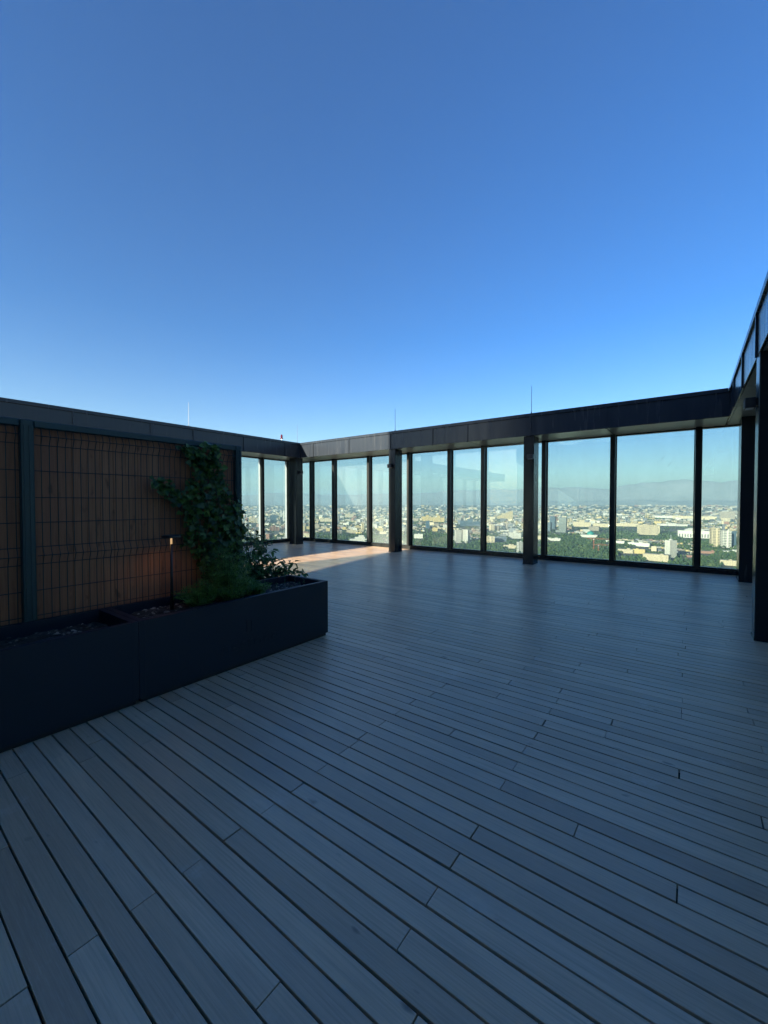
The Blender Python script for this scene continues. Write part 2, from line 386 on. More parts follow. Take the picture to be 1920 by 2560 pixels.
# ------------------------------------------------------------------ fence with wire mesh and ivy
FX = -3.95
fence = empty('fence', 'green steel framed fence of upright wood boards behind wire mesh', 'fence', (FX, 1., 0))
def fpart(name, m, mt, **k):
    o = m.build(name, mt, fence, **k); o.matrix_parent_inverse = Matrix.Translation(-fence.location); return o
for y0, y1 in ((.815, .895), (2.59, 2.66), (-1.05, -.97)):
    m = MB().box(FX-.03, FX+.03, y0, y1, .002, 2.115, bev=.006)
    m.box(FX+.030, FX+.036, y0+.018, y0+.03, .05, 2.07).box(FX+.030, FX+.036, y1-.03, y1-.018, .05, 2.07)
    fpart('post', m, 'green_steel')
for a, b in ((-.968, .813), (.897, 2.588)):
    m = MB().box(FX-.028, FX+.026, a, b, 2.062, 2.114, bev=.005); fpart('top_rail', m, 'green_steel')
    m = MB().box(FX-.028, FX+.026, a, b, .30, .345, bev=.005); fpart('bottom_rail', m, 'green_steel')
    m = MB(); y = a+.002; e = b+(.043 if b < 2 else .072)
    if a > 0: y = a-.040
    while y < e-.01:
        w = min(.0985, e-y-.002); m.box(FX-.085, FX-.065+R.uniform(-.002, .002), y, y+w-.0014, .2, 2.09, R.random(), bev=.002); y += .0985
    fpart('board_panel', m, 'fence_board')
    m = MB()
    def prof(z):
        for zc in (2.0, 1.103):
            q = abs(z-zc)
            if q < .068: return .032*(1-q/.068)
        return 0.
    zs = sorted({.35, 2.06, 2.0, 1.932, 1.103, 1.171, 1.035, 2.06})
    y = math.ceil((a+.015-.94)/.0503)*.0503+.94
    while y < b-.012:
        m.tube([(FX+.004+prof(z), y, z) for z in zs], .0031, 5); y += .0503
    for z in (2.0, 1.935, 1.74, 1.54, 1.352, 1.168, 1.103, 1.038, .84, .65, .45):
        m.tube([(FX+.0095+prof(z), a+.002, z), (FX+.0095+prof(z), b-.002, z)], .0033, 5)
    fpart('wire_mesh', m, 'wire_paint')

# ------------------------------------------------------------------ planters
def planter(label, x0, x1, y0, y1, h=.62, t=.045):
    r = empty('planter', label, 'planter', ((x0+x1)/2, (y0+y1)/2, 0), 'navy steel planter boxes')
    X0, X1, Yh = x0-r.location.x, x1-r.location.x, (y1-y0)/2
    m = MB()
    b = .0016
    m.box(X0, X1, -Yh, -Yh+t, .035, h, bev=b).box(X0, X1, Yh-t, Yh, .035, h, bev=b)
    m.box(X1-t, X1-.0005, -Yh+t-.0005, Yh-t+.0005, .0355, h-.0006, bev=0).box(X0+.0005, X0+t, -Yh+t-.0005, Yh-t+.0005, .0355, h-.0006, bev=0)
    m.box(X0+t, X1-t, -Yh+t, Yh-t, .036, .06)
    m.build('shell', 'planter_steel', r)
    MB().box(X0+.03, X1-.022, -Yh+.02, Yh-.015, .001, .036).build('plinth', 'dark_plinth', r)
    return r
p1 = planter('navy steel planter box with bare soil, cut off by the picture edge', -3.93, -3.268, -.66, 1.3300)
p2 = planter('navy steel planter box planted with ivy and feathery green bushes', -3.93, -3.268, 1.3322, 3.315)
p3 = planter('dark planter box hidden behind the fence with the leafy shrub', -4.72, -4.06, 1.335, 3.22, .56)

# raised lettering and mark on the planted box's front
def text_mesh(body, size, ext):
    cu = bpy.data.curves.new('lettering', 'FONT'); cu.body = body; cu.size = size; cu.extrude = ext; cu.align_x = 'LEFT'; cu.space_character = 1.12
    o = bpy.data.objects.new('lettering', cu); COL.objects.link(o)
    dg = bpy.context.evaluated_depsgraph_get(); me = bpy.data.meshes.new_from_object(o.evaluated_get(dg))
    bpy.data.objects.remove(o); me.materials.clear(); me.materials.append(MATS['planter_steel']); return me
def px_on_front(x, y): return on_x(x, y, -3.268)
a = px_on_front(553, 1643); b = px_on_front(692, 1602)
me = text_mesh('nestone', .17, .0025)
w = max(v.co.x for v in me.vertices)-min(v.co.x for v in me.vertices)
o = bpy.data.objects.new('lettering', me); link(o, p2)
o.scale = ((b.y-a.y)/w,)*3; o.rotation_euler = (math.pi/2, 0, math.pi/2)
o.location = (-3.268-p2.location.x, a.y-p2.location.y, a.z)
c = px_on_front(617, 1575)-p2.location; m = MB()
m.box(c.x-.001, c.x+.0025, c.y, c.y+.014, c.z-.02, c.z+.10).box(c.x-.001, c.x+.0025, c.y+.05, c.y+.064, c.z-.02, c.z+.08)
m.build('emblem', 'planter_steel', p2)

def soil(x0, x1, y0, y1, z, seed, chips):
    rr = random.Random(seed); m = MB(); nx, ny = 14, 44
    hz = [[z+rr.uniform(-.012, .012)+.02*math.sin(j*.5+seed)*math.sin(i*.6) for i in range(nx+1)] for j in range(ny+1)]
    vs = [(x0+(x1-x0)*i/nx, y0+(y1-y0)*j/ny, hz[j][i]) for j in range(ny+1) for i in range(nx+1)]
    m.add(vs, [(j*(nx+1)+i, j*(nx+1)+i+1, (j+1)*(nx+1)+i+1, (j+1)*(nx+1)+i) for j in range(ny) for i in range(nx)], 0.)
    for _ in range(chips):
        x = rr.uniform(x0+.02, x1-.02); y = rr.uniform(y0+.03, y1-.03); s = rr.uniform(.008, .026); t = rr.uniform(0, 6.3)
        q = [(s, 0, .2*s), (0, s*.6, .1*s), (-s, .1*s, 0), (-.2*s, -.6*s, .15*s), (0, 0, .55*s)]
        vs = [(x+a*math.cos(t)-b*math.sin(t), y+a*math.sin(t)+b*math.cos(t), z+.012+c) for a, b, c in q]
        m.add(vs, [(0, 1, 4), (1, 2, 4), (2, 3, 4), (3, 0, 4)], rr.uniform(.15, 1.)**2)
    return tag(m.build('soil', 'soil'), kind='stuff')
soil(-3.885, -3.313, -.6, 1.28, .525, 3, 260)
soil(-3.885, -3.313, 1.38, 3.27, .54, 5, 520)
soil(-4.67, -4.105, 1.38, 3.17, .47, 8, 60)
def hose(label, pts):
    o = MB().tube(pts, .008, 6).build('drip_hose', 'black_plastic', smooth=True)
    tag(o, label, 'hose', 'black drip hoses on the soil')
hose('black drip hose lying along the bare soil of the cut off planter', [(-3.52+.02*math.sin(i*.7), -.6+i*.094, .553+.006*math.sin(i*1.3)) for i in range(20)])
hose('black drip hose lying on the soil of the planted box', [(-3.50+.02*math.sin(i*.8), 1.4+i*.09, .568+.006*math.sin(i*1.1)) for i in range(20)])

g = empty('garden_light', 'slim black garden light with flat round head glowing in the planter', 'garden light', (-3.73, 1.80, .535))
MB().tube([(0, 0, -.02), (0, 0, .3), (0, 0, .595)], [.016, .012, .0095], 12).build('stem', 'black_plastic', g, True)
MB().lathe((0, 0, .652), [(.074, 0), (.078, .004), (.078, .018), (.07, .024)], 28).build('head', 'black_plastic', g)
MB().lathe((0, 0, .5955), [(.0085, 0), (.0085, .0555)], 16).build('lens', 'lit_lens', g, True)
pl = bpy.data.lights.new('garden_light_glow', 'SPOT'); pl.energy = .17; pl.spot_size = math.radians(158); pl.spot_blend = .75; pl.color = (1., .55, .24); pl.shadow_soft_size = .02
po = bpy.data.objects.new('garden_light_glow', pl); link(po, g); po.location = (-.03, .0, .63)

# ------------------------------------------------------------------ plants
def leaf(m, p, d, n, L, Wd, tone, kind='ivy'):
    d = d.normalized(); s = d.cross(n).normalized(); n = s.cross(d)
    if kind == 'ivy':
        q = [(0, 0, 0), (.25, .55, .10), (.55, .38, .05), (1., 0, -.06), (.55, -.38, .05), (.25, -.55, .10), (.5, 0, -.04)]
        fs = [(0, 6, 1), (1, 6, 2), (2, 6, 3), (3, 6, 4), (4, 6, 5), (5, 6, 0)]
    else:
        q = [(0, 0, 0), (.3, .42, .10), (.7, .34, .02), (1., 0, -.18), (.7, -.34, .02), (.3, -.42, .10), (.33, 0, 0), (.7, 0, -.06)]
        fs = [(0, 6, 1), (1, 6, 7, 2), (2, 7, 3), (3, 7, 4), (4, 7, 6, 5), (5, 6, 0)]
    m.add([p+d*(a*L)+s*(b*Wd)+n*(c*L) for a, b, c in q], fs, tone)
def inside(x, y, poly):
    c = False; j = len(poly)-1
    for i in range(len(poly)):
        (xi, yi), (xj, yj) = poly[i], poly[j]
        if (yi > y) != (yj > y) and x < (xj-xi)*(y-yi)/(yj-yi)+xi: c = not c
        j = i
    return c
# ivy outline on the mesh, in metres along the fence (Y, Z)
IVY_PX = [[(515, 1102), (538, 1108), (545, 1135), (553, 1200), (568, 1213), (572, 1244), (597, 1257), (601, 1330), (604, 1382), (598, 1430), (505, 1440), (484, 1382), (462, 1362), (446, 1342), (460, 1328), (466, 1300), (478, 1288), (470, 1240), (468, 1195), (492, 1165), (488, 1140)],
          [(444, 1112), (490, 1113), (500, 1150), (510, 1180), (492, 1170), (470, 1143), (455, 1125)],
          [(384, 1186), (405, 1192), (430, 1200), (455, 1226), (472, 1262), (486, 1288), (470, 1310), (452, 1280), (425, 1252), (400, 1218), (385, 1205)]]
IVY = [[(on_x(x, y, FX+.03).y, on_x(x, y, FX+.03).z) for x, y in q] for q in IVY_PX]
iv = empty('ivy', 'dark green ivy climbing the wire mesh of the wooden fence', 'climbing plant', (FX+.06, 2.35, .54))
ifx, vein = MB(), MB()
cnt = 0
while cnt < 1250:
    k = R.choices((0, 1, 2), (10, 1.3, 2))[0]; q = IVY[k]
    y = R.uniform(min(p[0] for p in q), max(p[0] for p in q)); z = R.uniform(min(p[1] for p in q), max(p[1] for p in q))
    if not inside(y+R.gauss(0, .012), z+R.gauss(0, .012), q) or y > 2.64: continue
    thick = (.10 if k == 0 else .05)*(1. if z < 1.5 else .6)
    p = Vector((FX+.02+thick*R.random()**1.3, y, z))
    d = Vector((R.uniform(.0, .7), R.gauss(0, .6), R.uniform(-1., .1))); nn = Vector((1, R.gauss(-.2, .5), R.gauss(.75, .5)))
    L = R.uniform(.038, .075)
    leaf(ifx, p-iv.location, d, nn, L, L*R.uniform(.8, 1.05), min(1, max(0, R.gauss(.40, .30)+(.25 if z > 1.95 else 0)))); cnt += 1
for k in range(9):
    y = 2.15+.05*k; pts = [(R.uniform(0, .03), y-2.35+.015*R.gauss(0, 1)+(.012*i if k < 4 else 0), i*.11) for i in range(7 if k % 2 else 12)]
    vein.tube(pts, [.006]*(len(pts)-1)+[.002], 5)
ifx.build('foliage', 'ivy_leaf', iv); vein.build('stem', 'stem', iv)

def fern(label, x, y, z, hh, spread, nst, seed):
    rr = random.Random(seed); r = empty('feathery_bush', label, 'bush', (x, y, z), 'feathery bushes in the planter')
    f, st = MB(), MB()
    for s in range(nst):
        a = rr.uniform(0, 6.28); sp = spread*rr.random()**.7; h = hh*rr.uniform(.55, 1.)*(1-.45*(sp/spread)**2)
        p0 = Vector((.05*math.cos(a), .05*math.sin(a), 0)); p2 = Vector((sp*math.cos(a)*.75, sp*math.sin(a), h)); pm = (p0+p2)/2+Vector((0, 0, h*.14))
        pts = [p0*(1-t)**2+pm*2*t*(1-t)+p2*t*t for t in (0, .25, .5, .75, 1)]
        st.tube(pts, [.003, .0025, .002, .0015, .001], 4)
        for k in range(26):
            t = rr.uniform(.12, 1.); c = p0*(1-t)**2+pm*2*t*(1-t)+p2*t*t
            d = Vector((rr.gauss(0, 1), rr.gauss(0, 1), rr.uniform(-.1, 1.0))).normalized(); L = rr.uniform(.03, .075)
            for j in range(5):
                u = c+d*(L*j/5); e = (d+Vector((rr.gauss(0, .8), rr.gauss(0, .8), rr.gauss(0, .6)))).normalized(); l2 = rr.uniform(.014, .03)
                sd = e.cross(Vector((rr.random(), rr.random(), rr.random()))).normalized()*.0021
                f.add([u-sd, u+sd, u+e*l2], [(0, 1, 2)], min(1, max(0, rr.gauss(.5, .2))))
            sd = d.cross(Vector((.3, .5, .8))).normalized()*.0016
            f.add([c-sd, c+sd, c+d*L], [(0, 1, 2)], .5)
    f.build('foliage', 'fern_leaf', r); st.build('stem', 'stem', r)
fern('tallest feathery green bush in the middle of the planted box', -3.70, 2.32, .535, .60, .27, 80, 1)
fern('low feathery bush spilling towards the garden light', -3.62, 2.0, .535, .26, .22, 60, 2)
fern('feathery bush leaning over the front rim of the planted box', -3.52, 2.25, .535, .34, .24, 64, 3)
fern('small feathery bush at the bare end of the planted box', -3.55, 2.56, .535, .2, .17, 36, 4)

def shrub(label, x, y, z, targets, seed):
    rr = random.Random(seed); r = empty('leafy_shrub', label, 'shrub', (x, y, z)); f, st = MB(), MB()
    for tx, ty, tz in targets:
        p0 = Vector((rr.uniform(-.05, .05), rr.uniform(-.08, .08), 0)); p2 = Vector((tx-x, ty-y, tz-z)); pm = (p0+p2)/2+Vector((0, -.03, .10))
        pts = [p0*(1-t)**2+pm*2*t*(1-t)+p2*t*t for t in (0, .2, .4, .6, .8, 1)]
        st.tube(pts, [.006, .005, .004, .0035, .003, .002], 5)
        for k in range(21):
            t = rr.uniform(.3, 1.)
            if k < 3: t = 1.
            c = p0*(1-t)**2+pm*2*t*(1-t)+p2*t*t; d = Vector((rr.gauss(0, .8), rr.gauss(.15, .8), rr.gauss(-.15, .5)))
            L = rr.uniform(.06, .125); nn = Vector((rr.gauss(.2, .4), rr.gauss(0, .4), 1))
            leaf(f, c+d.normalized()*.015, d, nn, L, L*.42, min(1, max(0, rr.gauss(.45, .22))), 'lance')
    f.build('foliage', 'shrub_leaf', r); st.build('stem', 'stem', r)
T = []
for px, py in [(622, 1308), (640, 1325), (615, 1335), (632, 1352), (650, 1345), (660, 1362), (625, 1380), (645, 1385), (665, 1390), (680, 1375), (676, 1400), (690, 1415), (655, 1410), (700, 1400), (705, 1420), (640, 1425), (662, 1432), (620, 1410), (612, 1360), (688, 1430), (628, 1440), (648, 1440), (676, 1428), (610, 1440), (672, 1350), (683, 1392), (715, 1425)]:
    v = on_x(px, py, -4.2+R.uniform(-.12, .12)); T.append((v.x, v.y, v.z))
shrub('broad leaved green shrub growing out beyond the fence end post', -4.3, 2.95, .48, T, 11)
T = [tuple(on_x(px, py, -4.05)) for px, py in [(735, 1405), (748, 1428), (722, 1428), (757, 1434), (730, 1432)]]
shrub('small drooping leafy sprig hanging at the planter end', -4.2, 3.14, .5, T, 12)
def seedling(label, x, y, h, seed):
    rr = random.Random(seed); r = empty('seedling', label, 'seedling', (x, y, .54), 'thin seedlings at the planter end'); f, st = MB(), MB()
    st.tube([(0, 0, 0), (.004, .004, h*.5), (.002, .01, h)], [.002, .0015, .001], 4)
    for k in range(16):
        t = rr.uniform(.3, 1.); d = Vector((rr.gauss(0, 1), rr.gauss(0, 1), rr.uniform(.1, .9))); leaf(f, Vector((0, .005, h*t)), d, Vector((0, 0, 1)), rr.uniform(.012, .026), .007, rr.uniform(.5, 1), 'lance')
    f.build('foliage', 'shrub_leaf', r); st.build('stem', 'stem', r)
for i, (x, y, h, lb) in enumerate([(-3.66, 3.02, .13, 'taller thin seedling against the far inner side of the planter end'), (-3.58, 3.1, .12, 'thin seedling in the middle of the bare planter end'), (-3.45, 3.05, .08, 'short seedling close to the front rim of the planter end'),
      (-3.5, 3.16, .09, 'seedling next to the end corner of the planted box'), (-3.4, 2.9, .07, 'tiny seedling beside the feathery bush at the planter end'), (-3.62, 2.88, .08, 'little seedling between bush and taller seedling at the planter end')]):
    seedling(lb, x, y, h, 40+i)

# ------------------------------------------------------------------ the city below
def facade(name, mode):
    m = mat(name, rough=.7, spec=.3); t = NT(m); oi = t.new('ShaderNodeObjectInfo')
    if name.startswith('far'): wall = t.attr('col').outputs['Color']
    else: wall = oi.outputs['Color']
    uv = t.new('ShaderNodeUVMap').outputs[0]; sp = t.new('ShaderNodeSeparateXYZ'); t.link(uv, sp.inputs[0])
    def band(s, per, lo, hi):
        fr = t.math('FRACT', t.math('DIVIDE', s, per))
        return t.math('MULTIPLY', t.math('GREATER_THAN', fr, lo), t.math('LESS_THAN', fr, hi))
    if mode == 'grid': k = t.math('MULTIPLY', band(sp.outputs[0], 4.2, .22, .66), band(sp.outputs[1], 3.3, .3, .78))
    elif mode == 'bands': k = t.math('MULTIPLY', band(sp.outputs[0], 60., .02, .98), band(sp.outputs[1], 3.6, .35, .85))
    elif mode == 'fins': k = t.math('MULTIPLY', band(sp.outputs[0], 7.0, .45, .9), band(sp.outputs[1], 500., .004, .9))
    elif mode == 'balcony': k = t.math('MULTIPLY', band(sp.outputs[0], 22., .12, .75), band(sp.outputs[1], 8.4, .35, .9))
    elif mode == 'colonnade': k = t.math('MULTIPLY', band(sp.outputs[0], 15., .4, .85), band(sp.outputs[1], 500., .006, .052))
    elif mode == 'glass': k = t.math('MULTIPLY', band(sp.outputs[0], 3.0, .06, 1.), band(sp.outputs[1], 3.8, .1, 1.))
    else: k = None
    n = t.noise(t.scale(uv, (.05, .12, 1)), 1., 3.)
    wall = t.mix(t.math('MULTIPLY', n, .28), wall, (.2, .19, .17), 'MIX')
    if k is not None:
        dark = (.035, .045, .055) if mode != 'glass' else (.05, .09, .12)
        wall = t.mix(t.math('MULTIPLY', k, .85), wall, dark)
        t.link(t.math('SUBTRACT', .75, t.math('MULTIPLY', k, .5)), t.b.inputs['Roughness'])
    t.link(wall, t.b.inputs['Base Color'])
for md in ('grid', 'bands', 'fins', 'balcony', 'glass', 'plain', 'colonnade'): facade('facade_'+md, md)
facade('far_facade', 'grid')
def roofmat():
    m = mat('roof', rough=.8); t = NT(m); oi = t.new('ShaderNodeObjectInfo'); n = t.noise(t.coord(), .08, 4.)
    t.link(t.mix(t.math('MULTIPLY', n, .8), t.mix(.35, oi.outputs['Color'], (.30, .29, .28)), (.16, .16, .16)), t.b.inputs['Base Color'])
roofmat()
mottled('teal_dome', (.02, .20, .17), (.04, .28, .22), rough=(.3, .4))
mottled('crane_red', (.42, .10, .05), (.5, .14, .07), rough=(.4, .5))
mottled('wheel_white', (.5, .5, .48), (.6, .6, .58), rough=(.4, .5))
def treemat():
    m = mat('city_trees', rough=.9, spec=.1); t = NT(m); a = t.attr('tone'); n = t.noise(t.coord(), .012, 4.)
    c = t.ramp(a.outputs['Fac'], [(0., (.024, .045, .022)), (.5, (.058, .098, .034)), (1., (.17, .20, .06))])
    t.link(t.mix(t.math('MULTIPLY', n, .5), c, (.03, .06, .022)), t.b.inputs['Base Color'])
treemat()
def groundmat():
    m = mat('city_ground', rough=.95, spec=.1); t = NT(m); co = t.coord()
    n = t.noise(co, .0016, 6., .6); n2 = t.noise(co, .012, 5., .65)
    c = t.ramp(n, [(.38, (.045, .075, .032)), (.5, (.085, .10, .06)), (.62, (.20, .18, .14))])
    c = t.mix(t.ramp(n2, [(.45, (0,)*3), (.62, (.8,)*3)]), c, (.24, .22, .19))
    t.link(c, t.b.inputs['Base Color'])
groundmat()
mottled('hazed_hill', (.28, .32, .30), (.37, .40, .37), (.0012, .0012, .003), (.9, 1.), nscale=1.)  # pale grey with distance haze painted in, so the ridges blend into the sky

def bbox(m, cx, cy, w, d, z0, h, rot=0., roof=1):
    """box of a building with wall coordinates in metres; footprint w x d, standing at height z0"""
    c, s = math.cos(rot), math.sin(rot)
    q = [(-w/2, -d/2), (w/2, -d/2), (w/2, d/2), (-w/2, d/2)]; q = [(cx+a*c-b*s, cy+a*s+b*c) for a, b in q]
    vs = [(x, y, z0) for x, y in q]+[(x, y, z0+h) for x, y in q]
    uvs = []
    for L in (w, d, w, d): uvs.append([(0, 0), (L, 0), (L, h), (0, h)])
    m.add(vs, [(0, 1, 5, 4), (1, 2, 6, 5), (2, 3, 7, 6), (3, 0, 4, 7)], .5, 0, uvs=uvs)
    m.add(vs, [(4, 5, 6, 7)], .5, roof)
CITY = []          # (ground x, y, footprint radius) of what is built, to keep trees and blocks apart
COLS = {'white': (.70, .66, .54), 'cream': (.66, .54, .33), 'yellow': (.62, .46, .18), 'grey': (.26, .27, .27), 'sand': (.40, .33, .23), 'brick': (.34, .17, .11), 'blue': (.10, .15, .19), 'slate': (.13, .15, .17), 'greygreen': (.24, .27, .23)}
RECT = []          # their outlines in the view, kept free of nearer random blocks and trees
LAND = []          # (pixel x, y, short name)
def site(x0, x1, yt, yb):
    p = on_z((x0+x1)/2, yb, GZ); dep = pix(p)[2]
    return p, (x1-x0)/FPX*dep, (yb-yt)/FPX*dep, math.atan2(p.x, p.y)
def building(name, label, short, x0, x1, yt, yb, col, style, dfac=.5, turn=0., roofbits=1, cat='building', shape='slab', group=None):
    p, w, h, az = site(x0, x1, yt, yb); d = min(w*dfac, 90) if shape != 'tower' else w*dfac
    w2 = w/(abs(math.cos(turn))+abs(math.sin(turn))*d/w) if turn else w; d2 = d*w2/w
    m = MB(); hh = h
    if shape == 'stack':
        bbox(m, 0, 0, w2, d2, 0, hh*.45); bbox(m, w2*.1, d2*.1, w2*.6, d2*.7, hh*.45, hh*.3); bbox(m, w2*.18, d2*.15, w2*.3, d2*.5, hh*.75, hh*.25)
    elif shape == 'wings':
        bbox(m, -w2*.32, 0, w2*.34, d2, 0, hh*.75); bbox(m, 0, d2*.05, w2*.28, d2*1.1, 0, hh); bbox(m, w2*.32, 0, w2*.34, d2*.9, 0, hh*.68)
    elif shape == 'steps':
        k = 7
        for i in range(k): bbox(m, -w2/2+w2*(i+.5)/k, 0, w2/k, d2, 0, hh*(.28+.72*(i+1)/k))
    elif shape == 'twin':
        bbox(m, -w2*.27, 0, w2*.45, d2, 0, hh); bbox(m, w2*.27, d2*.2, w2*.45, d2, 0, hh*.96)
    elif shape == 'podium':
        bbox(m, -w2*.05, -d2*.05, w2*1.1, d2*1.3, 0, hh*.15); bbox(m, w2*.1, 0, w2*.8, d2, hh*.15, hh*.85)
    else: bbox(m, 0, 0, w2, d2, 0, hh)
    if roofbits and shape in ('slab', 'tower'):
        for i in range(roofbits): bbox(m, R.uniform(-.3, .3)*w2, R.uniform(-.2, .2)*d2, w2*R.uniform(.12, .25), d2*R.uniform(.25, .45), hh, R.uniform(2.5, 5))
    o = m.build(name, ['facade_'+style, 'roof'])
    o.location = (p.x+math.sin(az)*d2*.5, p.y+math.cos(az)*d2*.5, GZ); o.rotation_euler = (0, 0, -az+turn)
    o.color = (*COLS[col], 1); tag(o, label, cat, group)
    CITY.append((o.location.x, o.location.y, .55*math.hypot(w2, d2)))
    if short: LAND.append(((x0+x1)/2, yb, short))
    o['sz'] = (w2, d2, hh)
    if name != 'city_block': RECT.append((x0, x1, yt, yb))
    return o
bl = building
hotel = bl('hotel', 'long cream hotel slab with fine upright fins standing above the trees', 'cream hotel slab', 1597, 1645, 1312, 1337, 'cream', 'fins', .28)
tw = bl('office_tower', 'slim white office tower with one blank side and a roof mast', 'white tower', 1664, 1689, 1351, 1397, 'white', 'bands', .9, math.radians(38), 1, shape='tower')
MB().tube([(0, 0, tw['sz'][2]), (0, 0, tw['sz'][2]+22)], .7, 5).build('mast', 'wheel_white', tw)
tw.data.materials.append(MATS['facade_plain'])
for f_ in tw.data.polygons:
    if f_.normal.x < -.9: f_.material_index = 2
bl('office_building', 'low cream block with rows of windows at the foot of the white tower', None, 1612, 1671, 1386, 1403, 'cream', 'grid', .4, math.radians(-14))
bl('office_building', 'small yellow box building among trees short of the white tower', None, 1584, 1610, 1373, 1384, 'yellow', 'plain', .5)
bl('office_building', 'small cream annexe beside the low roofs next to the white tower', None, 1629, 1640, 1366, 1378, 'cream', 'plain', .6)
pal = bl('palace', 'long white palace with dark colonnade and low vaulted roof', 'white colonnade palace', 1700, 1778, 1327, 1345, 'white', 'colonnade', .4, math.radians(6), 0)
m = MB(); sw, sd, sh = pal['sz']; vs = []; ns = 10
for i in range(ns+1):
    t = math.pi*i/ns
    for y in (-.3*sd, .4*sd): vs.append((-.05*sw+.27*sw*math.cos(t), y, sh+.35*sh*math.sin(t)))
m.add(vs, [(2*i, 2*i+2, 2*i+3, 2*i+1) for i in range(ns)]+[tuple(range(0, 2*ns+2, 2)), tuple(range(2*ns+1, 0, -2))], mi=0); vo = m.build('vault', 'roof', pal); vo.color = (*COLS['white'], 1)
bl('apartment_tower', 'pale apartment tower of stacked balconies, nearer the palace of the pair', 'pair of balcony towers', 1776, 1797, 1320, 1366, 'cream', 'balcony', .8, math.radians(25), 1, 'tower', 'tower', 'balcony towers by the palace')
bl('apartment_tower', 'pale apartment tower of stacked balconies, farther from the palace', None, 1802, 1825, 1326, 1369, 'white', 'balcony', .8, math.radians(25), 1, 'tower', 'tower', 'balcony towers by the palace')
bl('office_tower', 'narrow blue glass tower half behind the farther balcony tower', None, 1825, 1838, 1328, 1366, 'blue', 'glass', .8, math.radians(25), 0, 'tower', 'tower')
bl('office_building', 'cream low building with small dark windows at the corner column foot', None, 1805, 1843, 1401, 1414, 'cream', 'grid', .4, 0, 1)
bl('apartment_block', 'grey beige high slab block far beyond the balcony towers', 'far beige high slab', 1803, 1833, 1279, 1298, 'sand', 'grid', .4, 0, 2)
bl('apartment_block', 'cream podium block in front of the far beige high slab', None, 1805, 1823, 1295, 1304, 'cream', 'grid', .5)
bl('long_hall', 'very long low white hall across the avenue beyond the cream hotel', 'long white hall', 1634, 1680, 1289, 1295, 'white', 'plain', .25)
bl('long_hall', 'long low cream hall in line with the long white one', None, 1686, 1729, 1290, 1297, 'cream', 'plain', .25)
bl('long_hall', 'long cream hall with a corner turret level with the far beige slab', None, 1754, 1787, 1291, 1300, 'cream', 'plain', .25)
bl('long_hall', 'long cream terrace left of the cream hotel behind trees', None, 1541, 1590, 1308, 1316, 'cream', 'grid', .25)
bl('long_hall', 'broken row of white low blocks right behind the cream hotel', None, 1648, 1712, 1308, 1315, 'white', 'grid', .25, shape='wings')
bl('office_tower', 'pale blue stepped glass office block by the halfway column', 'blue glass office block', 1364, 1379, 1306, 1328, 'grey', 'glass', .8, math.radians(-20), 1, shape='tower')
bl('office_tower', 'taller blue grey glass tower behind the stepped glass block', None, 1375, 1390, 1291, 1322, 'slate', 'glass', .8, math.radians(-20), 1, shape='tower')
bl('office_tower', 'broad grey green concrete tower on a low podium above the park', 'grey green tower', 1393, 1417, 1294, 1331, 'greygreen', 'bands', .6, math.radians(-12), 1, shape='podium')
bl('office_building', 'cream complex of joined wings behind the grey green tower', 'cream winged complex', 1434, 1475, 1300, 1317, 'cream', 'grid', .5, 0, 0, shape='wings')
dm = bl('museum', 'white museum with a teal ribbed dome in the park', 'teal dome museum', 1453, 1491, 1337, 1343.5, 'white', 'grid', .6, 0, 0)
m = MB(); rr_ = dm['sz'][2]*1.35; m.lathe((dm['sz'][0]*.1, 0, dm['sz'][2]), [(rr_*math.cos(t), rr_*math.sin(t)) for t in [i*math.pi/18 for i in range(9)]]+[(.05*rr_, rr_*1.12)], 20); m.build('dome', 'teal_dome', dm, True)
bl('office_building', 'pale office block of stacked horizontal floors above the teal dome', 'stacked floor office', 1473, 1498, 1316, 1327, 'sand', 'bands', .5, math.radians(-10), 1)
bl('long_hall', 'long cream school with flat roof over the stacked floor office', None, 1484, 1522, 1309, 1318, 'cream', 'grid', .25)
bl('low_roofs', 'flat white roofs among park trees below the grey green tower', None, 1364, 1400, 1346, 1352, 'white', 'plain', .5, math.radians(14), 2)
bl('low_roofs', 'pale site sheds beside the red tower cranes', None, 1517, 1560, 1352, 1358, 'white', 'plain', .4, math.radians(-8), 2)
bl('low_roofs', 'long white depot roof in front of the white tower trees', None, 1573, 1622, 1357, 1366, 'white', 'plain', .5, math.radians(-6), 2)
bl('low_roofs', 'white roofed yard buildings just past the red cranes', None, 1547, 1580, 1373, 1383, 'cream', 'grid', .5, 0, 2)
bl('low_roofs', 'brick and white roof beside the white tower foot', None, 1703, 1730, 1388, 1393, 'brick', 'plain', .7, math.radians(14), 0)
bl('low_roofs', 'red roofed shed row below the balcony towers', None, 1752, 1786, 1378, 1384, 'brick', 'plain', .5, math.radians(16), 1)
